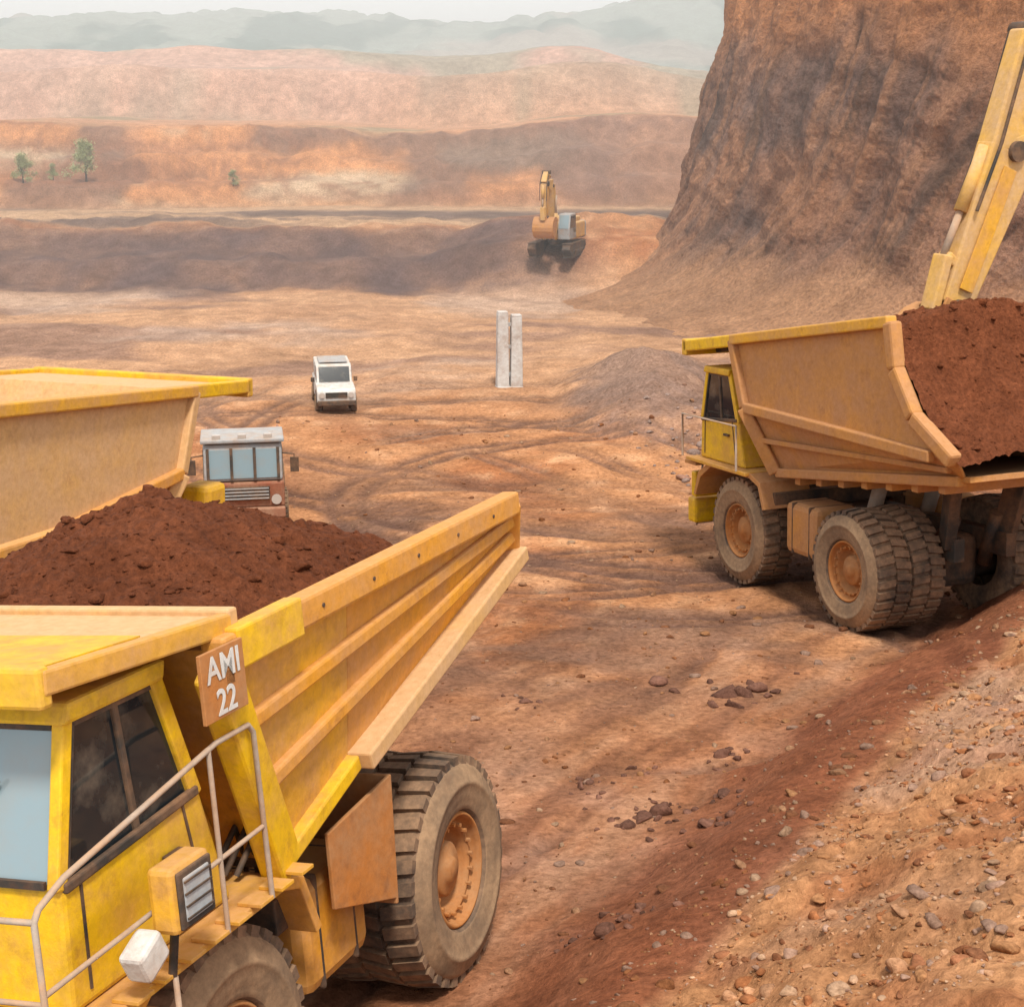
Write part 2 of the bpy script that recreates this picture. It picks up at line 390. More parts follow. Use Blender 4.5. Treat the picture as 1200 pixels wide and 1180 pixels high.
# ------------------------------------------------------------ chassis/cab shared by the dump trucks
def chassis(T,paintm,lower,det=True,steer=0):
    for s,n in ((1,'left'),(-1,'right')):
        wheel('rear_wheel_outer_'+n,T,0,2.08,s)
        wheel('rear_wheel_inner_'+n,T,0,1.38,s)
        wheel('front_wheel_'+n,T,4.0,2.0,s,steer=steer)
        beam('frame_rail_'+n,(-1.2,s*.55,1.55),(5.9,s*.55,1.45),.22,.42,M['dark'],T)
        rod('suspension_front_'+n,(4.0,s*1.2,1.1),(3.8,s*.9,2.2),.16,M['dark'],T)
        rod('suspension_rear_'+n,(-.5,s*.5,1.1),(-.9,s*.45,2.1),.13,M['dark'],T)
        rod('hoist_cylinder_'+n,(1.5,s*.62,1.4),(1.0,s*.62,2.6),.14,M['steel'],T)
        prism('fender_'+n,[(2.75,1.75),(2.95,2.25),(3.3,2.38),(5.0,2.38),(5.5,2.1),(5.7,1.6),(5.62,1.58),(5.4,2.0),(4.95,2.28),(3.35,2.28),(3.02,2.17),(2.84,1.73)],s*1.05,s*2.15,lower,T,.01)
    rod('rear_axle',(0,-1.4,1.1),(0,1.4,1.1),.38,M['dark'],T,seg=20)
    box('differential',(0,0,1.15),(.9,.9,.95),M['dark'],T,.15)
    rod('front_axle',(4,-1.5,1.1),(4,1.5,1.1),.2,M['dark'],T)
    box('fuel_tank',(1.95,1.35,1.45),(1.15,.95,1.0),lower,T,.12)
    for x in (1.65,2.25): box('tank_strap_%d'%(x*100),(x,1.35,1.45),(.06,.965,1.015),M['dark'],T,.12)
    box('hydraulic_tank',(1.95,-1.35,1.45),(1.15,.95,1.0),lower,T,.12)
    beam('cross_member',(2.9,-1.9,1.9),(2.9,1.9,1.9),.25,.3,M['dark'],T)
    box('transmission',(2.9,0,1.3),(1.8,.8,.8),M['dark'],T,.1)
    box('engine_hood',(5.1,-.25,2.45),(1.6,1.3,1.1),paintm,T,.08)
    box('radiator_grille',(5.98,-.25,2.25),(.12,1.5,1.35),M['dark'],T,.03)
    for i in range(7): box('grille_bar_%d'%i,(6.06,-.25,1.7+i*.18),(.04,1.4,.05),M['steel'],T,.005)
    box('bumper',(6.2,0,1.15),(.35,3.9,.55),paintm,T,.06)
    box('deck_right',(4.6,-1.6,2.44),(2.6,1.1,.08),lower,T,.01)
    box('deck_front',(5.85,1.3,2.25),(.5,1.7,.08),lower,T,.01)
    box('air_cleaner',(5.3,-1.6,2.85),(.7,.6,.7),paintm,T,.1)
    for s in (-1,1):
        box('headlamp_panel_%s'%('l' if s>0 else 'r'),(6.0,s*1.55,1.75),(.2,.9,.55),paintm,T,.04)
        for k in (0,1):
            rod('headlamp_%d_%d'%(s,k),(6.08,s*(1.35+.38*k),1.75),(6.14,s*(1.35+.38*k),1.75),.15,M['lens'],T,seg=20)
    for y in (1.2,1.7): rod('ladder_rail_%d'%(y*10),(6.42,y,.75),(6.1,y,2.3),.025,M['steel'],T)
    for i in range(5):
        t=i/4;rod('ladder_step_%d'%i,(6.42-.32*t,1.2,.8+1.35*t),(6.42-.32*t,1.7,.8+1.35*t),.025,M['steel'],T)
def cab(T,paintm):
    y0,y1=.42,2.02
    prism('cab_lower',[(5.62,2.40),(5.58,3.22),(4.02,3.34),(3.76,2.40)],y0,y1,paintm,T,.04)
    prism('cab_glazing',[(5.53,3.20),(5.28,4.22),(4.40,4.22),(4.08,3.30)],y0+.03,y1-.035,M['glass'],T,.01)
    prism('windscreen',[(5.585,3.24),(5.335,4.18),(5.30,4.18),(5.55,3.24)],y0+.1,y1-.1,M['glassw'],T,.004)
    prism('cab_roof',[(5.42,4.20),(5.36,4.34),(4.30,4.34),(4.34,4.20)],y0-.04,y1+.05,paintm,T,.03)
    for y,n in ((y0,'r'),(y1-.04,'l')):
        beam('pillar_front_'+n,(5.57,y,3.20),(5.32,y,4.24),.09,.10,paintm,T)
        beam('pillar_rear_'+n,(4.05,y,3.28),(4.38,y,4.24),.09,.13,paintm,T)
    beam('pillar_mid_l',(4.74,y1-.03,3.26),(4.84,y1-.03,4.24),.05,.06,M['dark'],T)
    beam('seal_front',(5.50,y1-.028,3.24),(5.27,y1-.028,4.18),.03,.05,M['dark'],T,0)
    beam('seal_top',(5.27,y1-.028,4.18),(4.42,y1-.028,4.18),.03,.05,M['dark'],T,0)
    beam('windscreen_seal_low',(5.60,y0+.1,3.24),(5.60,y1-.1,3.24),.03,.05,M['dark'],T,0)
    beam('windscreen_seal_top',(5.35,y0+.1,4.18),(5.35,y1-.1,4.18),.03,.05,M['dark'],T,0)
    rod('wiper',(5.60,1.1,3.26),(5.47,1.55,3.85),.015,M['dark'],T)
    beam('door_sill_trim',(5.56,y1+.002,3.21),(4.06,y1+.002,3.33),.05,.07,M['dark'],T)
    beam('door_seam_front',(5.42,y1+.006,2.5),(5.40,y1+.006,3.2),.012,.02,M['dark'],T,0)
    beam('door_seam_rear',(4.10,y1+.006,2.5),(4.25,y1+.006,3.28),.012,.02,M['dark'],T,0)
    box('door_handle',(4.45,y1+.03,3.0),(.2,.05,.05),M['dark'],T,.01)
    box('cab_platform',(4.6,1.75,2.36),(2.5,1.0,.07),M['yeld'],T,.01)
def railings(T):
    rl=M['steel']
    y=2.32
    pipe('handrail_outer',[(3.7,y,2.4),(3.72,y,3.65),(3.78,y,3.72),(4.2,y,3.72),(5.9,y,3.45),(6.15,y,3.36),(6.2,y,3.3),(6.2,y,2.3)],.021,rl,T)
    pipe('handrail_mid',[(3.73,y,2.95),(6.2,y,2.85)],.018,rl,T)
    pipe('handrail_post_a',[(4.3,y,2.4),(4.3,y,3.7)],.019,rl,T)
    pipe('handrail_front',[(6.2,y,3.3),(6.25,.9,3.3),(6.25,.9,2.3)],.021,rl,T)
    pipe('handrail_front_mid',[(6.2,y,2.8),(6.25,.9,2.8)],.018,rl,T)
    box('work_lamp_housing',(4.98,2.46,3.0),(.44,.2,.44),M['yeld'],T,.04)
    box('work_lamp_face',(4.98,2.57,3.0),(.38,.03,.38),M['dark'],T,.02)
    box('work_lamp_lens',(4.98,2.585,3.0),(.29,.02,.29),M['grey'],T,.01)
    for k in range(4): box('work_lamp_guard_%d'%k,(4.98,2.60,2.88+.08*k),(.30,.012,.012),M['dark'],T,.0)
    pipe('work_lamp_bracket',[(4.98,2.32,2.4),(4.98,2.40,2.85)],.03,M['dark'],T)
    box('step_light_box',(5.35,2.40,2.72),(.26,.18,.22),M['white'],T,.03,rot=(0,R(25),0))
    for i in range(3):
        box('side_step_%d'%i,(5.25,2.22,2.15-.42*i),(.55,.28,.05),M['yeld'],T,.01)
    for i in range(9): box('deck_tread_%d'%i,(3.2+.3*i,2.24,2.41),(.18,.2,.03),M['yeld'],T,.005)
    for x in (4.98,5.52): rod('side_step_rail_%d'%(x*100),(x,2.34,1.2),(x,2.34,2.4),.02,rl,T)
    for k in range(3): pipe('hose_%d'%k,[(3.5,1.9-.1*k,2.45),(3.3,2.0-.1*k,2.75),(3.05,1.9-.1*k,2.4),(2.9,1.8-.1*k,1.9)],.025,M['dark'],T)
    plate('mud_guard_left',[(1.28,1.15,2.5),(1.28,2.12,2.5),(1.36,2.12,1.35),(1.36,1.15,1.35)],.04,M['rim'],T)
    plate('mud_guard_side_left',[(1.30,2.12,2.5),(2.35,2.05,2.35),(2.35,2.05,1.7),(1.38,2.12,1.4)],.04,M['rim'],T)

def lerp(a,b,t): return tuple(a[i]*(1-t)+b[i]*t for i in range(len(a)))

# ============================================================ truck A (near, loaded)
def truckA(loc,rot):
    T=empty('dump_truck',loc,rot)
    chassis(T,M['yel'],M['bodyA'],steer=0);cab(T,M['yel']);railings(T)
    for s,n in ((1,'left'),(-1,'right')):
        TF=(4.0,s*2.22,4.28);BF=(3.12,s*2.02,2.42);BM=(1.84,s*2.02,2.80);TR_=(-1.72,s*2.22,4.40);BR=(-2.0,s*2.05,3.82)
        TM=lerp(TF,TR_,.36)
        plate('side_panel_front_'+n,[BF,BM,TM,TF][::s],.05,M['yeld'],T)
        plate('side_panel_rear_'+n,[BM,BR,TR_,TM][::s],.05,M['bodyA'],T)
        off=lambda p,o:(p[0],p[1]+s*o,p[2])
        beam('top_rail_'+n,off(TF,.02),off(TR_,.02),.20,.24,M['bodyA'],T,.03,)
        for k,t in enumerate((.66,.36)):
            a=lerp(BF,TF,t);b=lerp(BR,TR_,t)
            beam('side_rib_%s_%d'%(n,k),off(a,.03),off(b,.03),.11,.13,M['bodyA'],T,.025)
        beam('bottom_flange_a_'+n,off(BM,.09),off(BR,.09),.28,.16,M['bodyC'],T,.02)
        beam('bottom_flange_b_'+n,off(BF,.05),off(BM,.05),.14,.14,M['yel'],T,.02)
        beam('front_post_'+n,off((3.10,s*2.03,2.36),.03),off((3.98,s*2.2,4.22),.03),.20,.40,M['yel'],T,.03)
        beam('tail_post_'+n,off(BR,.03),off(TR_,.03),.16,.16,M['bodyA'],T,.02)
        beam('yellow_patch_'+n,off(lerp(TF,TR_,.03),.06),off(lerp(TF,TR_,.19),.06),.16,.30,M['yel'],T,.02)
        for k in range(5):
            p=lerp(TF,TR_,.25+.155*k);rod('rail_bolt_%s_%d'%(n,k),off(p,.115),off(p,.13),.018,M['dark'],T,seg=8)
        beam('body_hinge_'+n,(-.9,s*.6,1.6),(-1.0,s*.7,3.4),.2,.4,M['dark'],T)
    plate('floor_front',[(3.12,-2.0,2.42),(3.12,2.0,2.42),(1.84,2.0,2.80),(1.84,-2.0,2.80)],.08,M['dark'],T)
    plate('floor_rear',[(1.84,-2.0,2.80),(1.84,2.0,2.80),(-2.0,2.02,3.82),(-2.0,-2.02,3.82)],.08,M['dark'],T)
    plate('front_wall',[(3.1,-2.0,2.42),(3.1,2.0,2.42),(3.95,2.2,4.3),(3.95,-2.2,4.3)],.08,M['bodyA'],T)
    for y in (-1.5,-.5,.5,1.5): beam('front_wall_rib_%d'%(y*10),(3.22,y,2.5),(4.05,y,4.25),.14,.14,M['bodyA'],T)
    for i in range(5):
        x=1.4-i*.7;z=2.80+(1.84-x)*.266;beam('floor_bolster_%d'%i,(x,-1.95,z-.14),(x,1.95,z-.14),.16,.2,M['bodyA'],T)
    plate('canopy',[(3.72,-2.25,4.50),(5.70,-2.25,4.62),(5.70,2.18,4.62),(3.72,2.24,4.50)],.07,M['bodyC'],T,.015)
    beam('canopy_edge_left',(3.72,2.20,4.44),(5.72,2.16,4.56),.10,.16,M['yeld'],T,.02)
    beam('canopy_edge_right',(3.72,-2.24,4.44),(5.72,-2.24,4.56),.10,.16,M['yel'],T,.02)
    beam('canopy_edge_front',(5.70,-2.28,4.53),(5.70,2.2,4.53),.12,.26,M['yel'],T,.03)
    beam('canopy_edge_rear',(3.70,-2.25,4.44),(3.70,2.25,4.44),.12,.22,M['bodyC'],T,.02)
    plate('canopy_yellow_lip',[(4.85,-2.2,4.588),(5.66,-2.2,4.636),(5.66,2.1,4.636),(4.6,2.1,4.573)],.012,M['yel'],T,.0)
    for y in (-1.6,-.6,.6,1.6): beam('canopy_rib_%d'%(y*10),(3.9,y,4.40),(5.6,y,4.48),.1,.14,M['dark'],T)
    plate('number_board',[(4.40,2.40,3.90),(3.86,2.40,3.90),(3.86,2.40,4.38),(4.40,2.40,4.38)],.03,M['rim'],T,.005)
    box('number_board_bracket',(4.05,2.32,4.15),(.12,.16,.12),M['dark'],T,.01)
    for tx,z in (('AMI',4.17),('22',3.93)):
        cu=D.curves.new('number_text','FONT');cu.body=tx;cu.size=.25;cu.extrude=.002;cu.offset=.004;cu.align_x='CENTER'
        cu.materials.append(M['white']);o=D.objects.new('number_text_'+tx,cu);link(o,T)
        o.location=(4.13,2.405,z);o.rotation_euler=(R(90),0,R(180))
    def fz(X,Y):
        e=np.clip(1-(np.abs(Y)/2.25)**1.7,0,1);f=np.clip(1-np.abs((X-1.45)/3.1)**1.5,0,1)
        fl=np.where(X>1.84,2.8,2.80+(1.84-X)*.266)
        return np.maximum(fl+.02,3.86+1.12*e*f)
    heap('load_dirt',T,-1.75,3.75,2.05,fz)
    return T

# ============================================================ truck B type (tall body)
def truckB(loc,rot,tilt,name='dump_truck',load=True,railm='bodyB',steer=0,toplong=0.0):
    T=empty(name,loc,rot)
    chassis(T,M['yel'],M['bodyB'],steer=steer);cab(T,M['yel'])
    ct,st=math.cos(R(tilt)),math.sin(R(tilt))
    def P(x,z,y):
        dx=x-3.0;dz=z-3.4;return (3.0+dx*ct,y,3.4+dz*ct-dx*st)
    bm_=M[railm]
    pan=M['bodyC'] if railm=='bodyC' else M['bodyB']
    for s,n in ((1,'left'),(-1,'right')):
        TF=P(3.85,5.10,s*2.2);TRr=P(-1.5-toplong,5.10,s*2.2);R1=P(-1.65-toplong,4.3,s*2.2);R2=P(-2.2-toplong*.7,3.5,s*2.2);TIP=P(-3.2,2.78,s*2.15)
        CF=P(3.35,3.74,s*2.2);CR=P(-2.7,2.86,s*2.2);BF=P(2.8,2.42,s*1.75);BR=P(-2.9,2.42,s*1.75)
        plate('side_upper_'+n,[CF,CR,TIP,R2,R1,TRr,TF][::s],.07,pan,T)
        plate('side_lower_'+n,[BF,BR,TIP,CR,CF][::s],.06,bm_,T)
        off=lambda p,o:(p[0],p[1]+s*o,p[2])
        beam('top_rail_'+n,off(TF,.03),off(TRr,.03),.22,.20,M['yeld'],T,.03)
        beam('chine_rail_'+n,off(CF,.05),off(CR,.05),.16,.20,M['bodyA'] if railm=='bodyC' else bm_,T,.03)
        beam('lower_rib_'+n,off(lerp(BF,CF,.5),.06),off(lerp(BR,CR,.45),.02),.12,.10,bm_,T,.02)
        beam('bottom_rail_'+n,off(BF,.05),off(BR,.05),.2,.18,bm_,T,.03)
        beam('front_post_'+n,off(BF,.1),off(CF,.06),.2,.26,bm_,T,.03)
        beam('front_post_top_'+n,off(CF,.04),off(TF,.04),.18,.2,bm_,T,.03)
        for k,(a,b) in enumerate(((TRr,R1),(R1,R2),(R2,TIP))): beam('rear_rim_%s_%d'%(n,k),off(a,.03),off(b,.03),.24,.26,bm_,T,.05)
        beam('body_hinge_'+n,(-.9,s*.6,1.6),(-1.2,s*.7,2.9),.2,.4,M['dark'],T)
    F0,F1=P(2.8,2.5,0),P(-3.1,2.5,0)
    plate('floor',[(F0[0],-1.8,F0[2]),(F0[0],1.8,F0[2]),(F1[0],1.8,F1[2]),(F1[0],-1.8,F1[2])],.1,bm_,T)
    W0,W1=P(2.8,2.5,0),P(3.85,5.1,0)
    plate('front_wall',[(W0[0],-1.8,W0[2]),(W0[0],1.8,W0[2]),(W1[0],2.2,W1[2]),(W1[0],-2.2,W1[2])],.08,bm_,T)
    for i in range(7):
        q=P(2.2-i*.75,2.3,0);beam('floor_bolster_%d'%i,(q[0],-1.75,q[2]),(q[0],1.75,q[2]),.18,.22,bm_,T)
    c0,c1=P(3.8,5.12,0),P(5.95,5.12,0)
    plate('canopy',[(c0[0],-2.2,c0[2]),(c1[0],-2.2,c1[2]),(c1[0],2.2,c1[2]),(c0[0],2.2,c0[2])],.08,M['bodyC'],T,.02)
    for s in (-1,1): beam('canopy_edge_%d'%s,(c0[0],s*2.18,c0[2]-.04),(c1[0]+.05,s*2.18,c1[2]-.04),.14,.24,M['yel'],T,.03)
    beam('canopy_edge_front',(c1[0],-2.25,c1[2]-.06),(c1[0],2.25,c1[2]-.06),.2,.34,M['yel'],T,.03)
    for y in (-1.5,-.5,.5,1.5): beam('canopy_rib_%d'%(y*10),(c0[0]+.1,y,c0[2]-.14),(c1[0]-.1,y,c1[2]-.14),.1,.14,M['dark'],T)
    pipe('handrail',[(3.6,2.3,2.4),(3.6,2.3,3.3),(5.9,2.3,3.3),(5.9,2.3,2.4)],.025,M['steel'],T)
    if load:
        rp=[P(-3.3,2.55,0),P(-2.3,3.5,0),P(-1.75,4.3,0),P(-1.5,5.10,0)]
        rx=[p[0] for p in rp];rz=[p[2] for p in rp]
        def fz(X,Y):
            zr=P(0,5.1,0)[2]+(0-X)*st
            e=np.clip(1-(np.abs(Y)/2.4)**2,0,1)
            top=zr-.28+.52*e-.30*np.clip(X+.1,0,5)
            rear=np.interp(X,rx+[rx[-1]+1.5],rz+[rz[-1]+1.2])+.02+.3*e
            return np.minimum(top,rear)
        heap('load_dirt',T,-3.25,3.7,2.14,fz,seed=9)
    return T

# ============================================================ excavator
def excavator(name,loc,rotz,joints,main,sc=1.0,cabside=1,thick=1.0):
    E=empty(name,loc,(0,0,rotz))
    for s,n in ((1,'left'),(-1,'right')):
        prism('track_'+n,[(-2.0,.25),(-2.3,.6),(-2.0,1.0),(2.0,1.0),(2.3,.6),(2.0,.25),(1.7,.05),(-1.7,.05)],s*1.0,s*1.65,M['dark'],E,.05)
        for i in range(26):
            x=-2.0+4.0*(i%13)/12;z=1.02 if i<13 else .04
            box('track_shoe_%s_%d'%(n,i),(x,s*1.325,z),(.2,.7,.07),M['dark'],E,.01)
        for i in range(6): rod('roller_%s_%d'%(n,i),(-1.6+i*.64,s*1.6,.35),(-1.6+i*.64,s*1.70,.35),.2,M['dark'],E)
    rod('slew_ring',(0,0,.8),(0,0,1.25),.7,M['dark'],E)
    box('house',(-.9,0,1.85),(3.4,2.9,1.2),main,E,.1)
    box('counterweight',(-2.7,0,1.8),(.7,2.9,1.3),M['grey'],E,.2)
    box('engine_cover',(-1.6,0,2.6),(1.8,2.2,.4),main,E,.1)
    rod('exhaust',(-1.3,-.8,2.7),(-1.3,-.8,3.5),.07,M['dark'],E)
    y0,y1=(.55,1.45) if cabside>0 else (-1.45,-.55)
    prism('cab_shell',[(1.7,1.3),(1.75,2.1),(1.45,3.15),(-.0,3.15),(-.1,1.3)],y0,y1,M['grey'] if sc<1 else main,E,.06)
    prism('cab_window_side',[(1.6,2.15),(1.36,3.0),(.1,3.0),(.05,2.15)],y0-.012,y1+.012,M['glass'],E,.0)
    prism('cab_window_front',[(1.77,2.1),(1.48,3.05),(1.45,3.05),(1.72,2.1)],y0+.1,y1-.1,M['glassw'],E,.0)
    foot,elb,jn,top,tip=joints;k=thick
    V=lambda p,y=0:(p[0],y,p[1])
    beam('boom_lower',V(foot),V(elb),.5,.6,main,E,.04,.5,.95)
    beam('boom_upper',V(elb),V(jn),.48,.95,main,E,.04,.42,.5)
    beam('stick_upper',V(top),V(jn),.36,.34*k,main,E,.04,.42,.90*k)
    beam('stick_lower',V(jn),V(tip),.42,.90*k,main,E,.04,.34,.55*k)
    for p,r in ((foot,.2),(jn,.22),(top,.17),(tip,.17),(elb,.15)): rod('pin_%d'%int(p[0]*100),V(p,-.30),V(p,.30),r*.8,M['dark'],E,seg=18)
    for y in (-.42,.42):
        a=(foot[0]+.9,foot[1]-.5);b=lerp(foot,elb,.8)
        rod('boom_cylinder_%d'%(y*10),V(a,y),V(lerp(a,b,.6),y),.13,main,E);rod('boom_ram_%d'%(y*10),V(lerp(a,b,.6),y),V(b,y),.07,M['steel'],E)
    a=(elb[0]+.2,elb[1]+.65);rod('stick_cylinder',V(a),V(lerp(a,top,.6)),.13,main,E);rod('stick_ram',V(lerp(a,top,.6)),V(top),.07,M['steel'],E)
    d=Vector((tip[0]-jn[0],0,tip[1]-jn[1])).normalized();nrm=Vector((-d.z,0,d.x))
    if nrm.x<0: nrm=-nrm
    t3=Vector(V(tip));link1=t3-d*.75+nrm*.55
    a=Vector(V(jn))+nrm*.5+d*.1;rod('bucket_cylinder',a,a.lerp(link1,.6),.12,main,E);rod('bucket_ram',a.lerp(link1,.6),link1,.065,M['steel'],E)
    beam('bucket_link_a',link1,t3-d*.55,.3,.16,main,E,.03)
    bk=t3+nrm*.42+d*.20
    beam('bucket_link_b',link1,bk,.34,.18,main,E,.03)
    for y in (-.28,.28): beam('stick_side_plate_%d'%(y*100),Vector(V(jn,y*.8))+d*.3,Vector(V(tip,y*.8))-d*.3,.03,.3,M['yeld'],E,.01)
    for y in (-.27,.27): pipe('stick_hose_%d'%(y*100),[Vector(V(top,y))+nrm*.1,Vector(V(jn,y))+nrm*.42,Vector(V(jn,y))+nrm*.42+d*1.2],.03,M['dark'],E)
    pts=[]
    c=t3+d*.72-nrm*.28
    for i in range(12):
        an=R(140-i*20);pts.append(c+ nrm*math.cos(an)*.78+ d*(-math.sin(an))*.78)
    bm=bmesh.new();W=.78;A=[bm.verts.new(p+Vector((0,W,0))) for p in pts];B=[bm.verts.new(p-Vector((0,W,0))) for p in pts]
    for i in range(len(pts)-1): bm.faces.new((A[i],A[i+1],B[i+1],B[i]))
    bm.faces.new(A);bm.faces.new(B[::-1])
    bk_=obj('bucket_shell',bm,M['bodyB'],E)
    so=bk_.modifiers.new('s','SOLIDIFY');so.thickness=.06
    for y in (-.2,.2): beam('bucket_ear_%d'%(y*10),t3+Vector((0,y,0))-d*.05+nrm*.1,c+nrm*.45-d*.35+Vector((0,y,0)),.06,.45,M['bodyB'],E,.01)
    for i in range(5):
        y=-W+.12+i*(2*W-.24)/4;p=pts[-1]+Vector((0,y,0));beam('bucket_tooth_%d'%i,p,p+(pts[-1]-pts[-2]).normalized()*.3,.12,.1,M['steel'],E,.01,.06,.04)
    E.scale=(sc,)*3
    return E

# ============================================================ small vehicles
def smallwheel(name,par,x,y,s,r,w):
    return wheel(name,par,x,y,s,Rr=r,w=w,lugs=24,rimm='grey')
def jeep(loc,rotz,sc=1):
    J=empty('off_road_car',loc,(0,0,rotz))
    prism('body',[(2.0,.45),(2.02,.95),(1.9,1.08),(.75,1.15),(-1.95,1.15),(-2.0,.45)],-.8,.8,M['white'],J,.06)
    prism('cabin',[(.85,1.13),(.4,1.82),(-1.85,1.85),(-1.97,1.13)],-.74,.74,M['white'],J,.05)
    prism('windscreen',[(.86,1.2),(.50,1.76),(.46,1.76),(.82,1.2)],-.64,.64,M['glass'],J,.0)
    prism('side_windows',[(.62,1.22),(.35,1.72),(-1.7,1.72),(-1.78,1.22)],-.752,.752,M['glass'],J,.0)
    for x in (-.2,-1.05): box('window_pillar_%d'%(x*10),(x,0,1.48),(.09,1.53,.6),M['white'],J,.01)
    box('grille',(2.03,0,.82),(.05,.9,.22),M['dark'],J,.01)
    box('bumper',(2.1,0,.5),(.16,1.6,.2),M['dark'],J,.03)
    for s in (-1,1):
        rod('headlamp_%d'%s,(2.02,s*.6,.82),(2.07,s*.6,.82),.11,M['lens'],J)
        box('mirror_%d'%s,(.6,s*.9,1.25),(.08,.16,.2),M['dark'],J,.02)
        for x in (1.3,-1.25):
            smallwheel('wheel_%d_%d'%(s,x*10),J,x,.84,s,.38,.22)
            prism('arch_%d_%d'%(s,x*10),[(x+.5,.5),(x+.4,.85),(x,.95),(x-.4,.85),(x-.5,.5)],s*.79,s*.82,M['dark'],J,.0)
    box('roof_rack',(-.7,0,1.9),(1.6,1.2,.05),M['grey'],J,.01)
    J.scale=(sc,)*3
    return J
def tractor(loc,rotz):
    J=empty('utility_truck',loc,(0,0,rotz))
    prism('cab_lower',[(2.3,.7),(2.34,1.35),(1.0,1.35),(1.0,.7)],-.95,.95,M['red'],J,.06)
    prism('cab_upper',[(2.33,1.37),(2.2,2.25),(1.0,2.3),(1.0,1.37)],-.92,.92,M['grey'],J,.06)
    prism('windscreen',[(2.345,1.45),(2.235,2.12),(2.20,2.12),(2.31,1.45)],-.8,.8,M['glassw'],J,.0)
    for y in (-.82,-.27,.27,.82): beam('windscreen_pillar_%d'%(y*100),(2.36,y,1.42),(2.24,y,2.16),.07,.05,M['dark'],J,.0)
    prism('side_windows',[(2.15,1.45),(2.08,2.1),(1.2,2.1),(1.2,1.45)],-.932,.932,M['glass'],J,.0)
    box('roof',(1.62,0,2.33),(1.35,1.95,.1),M['grey'],J,.03)
    for y in (-.6,0,.6): box('roof_lamp_%d'%(y*10),(2.2,y,2.43),(.1,.2,.12),M['lens'],J,.02)
    box('grille',(2.36,0,1.08),(.05,1.2,.32),M['dark'],J,.01)
    for i in range(4): box('grille_bar_%d'%i,(2.39,0,.96+i*.08),(.02,1.15,.03),M['grey'],J,.0)
    box('bumper',(2.42,0,.62),(.18,1.9,.24),M['red'],J,.03)
    box('tray',(-.9,0,1.05),(3.6,1.9,.2),M['red'],J,.03)
    for s in (-1,1):
        box('tray_side_%d'%s,(-.9,s*.93,1.4),(3.6,.06,.6),M['red'],J,.01)
        rod('headlamp_%d'%s,(2.36,s*.75,.92),(2.41,s*.75,.92),.12,M['lens'],J)
        pipe('mirror_arm_%d'%s,[(2.2,s*.93,2.0),(2.35,s*1.2,2.0),(2.35,s*1.2,1.6)],.02,M['dark'],J)
        box('mirror_%d'%s,(2.36,s*1.2,1.75),(.05,.2,.36),M['dark'],J,.01)
        for x in (1.5,-1.6): smallwheel('wheel_%d_%d'%(s,x*10),J,x,1.0,s,.5,.3)
    beam('chassis_rail_l',(-2.6,.4,.75),(2.2,.4,.75),.12,.2,M['dark'],J);beam('chassis_rail_r',(-2.6,-.4,.75),(2.2,-.4,.75),.12,.2,M['dark'],J)
    return J
def pillars(loc,rotz):
    Pp=empty('concrete_pillar',loc,(0,0,rotz))
    for i,(x,h) in enumerate(((-.25,2.75),(.25,2.62))):
        box('shaft_%d'%i,(x,0,h/2-.1),(.46,.44,h+.2),M['conc'],Pp,.06,taper=(.84,.86))
        box('cap_%d'%i,(x,0,h+.0),(.36,.38,.08),M['conc'],Pp,.03)
    for z in (.5,1.5,2.3): box('tie_%d'%(z*10),(0,0,z),(.16,.2,.12),M['grey'],Pp,.01)
    box('footing',(0,0,-.05),(1.0,.6,.25),M['conc'],Pp,.06)
    return Pp

# ------------------------------------------------------------ terrain mesh
rows,cols=940,560
g=11*np.exp(np.linspace(0,math.log(1000/11.),rows))
yy=g-8
u=np.linspace(-1,1,cols)
Yg=np.repeat(yy[:,None],cols,1);Xg=u[None,:]*(np.clip(Yg,0,None)*.62+8)
Zg=H(Xg,Yg)
grid_mesh('ground',Xg,Yg,Zg,terrain_color(Xg,Yg,Zg),M['ground'])

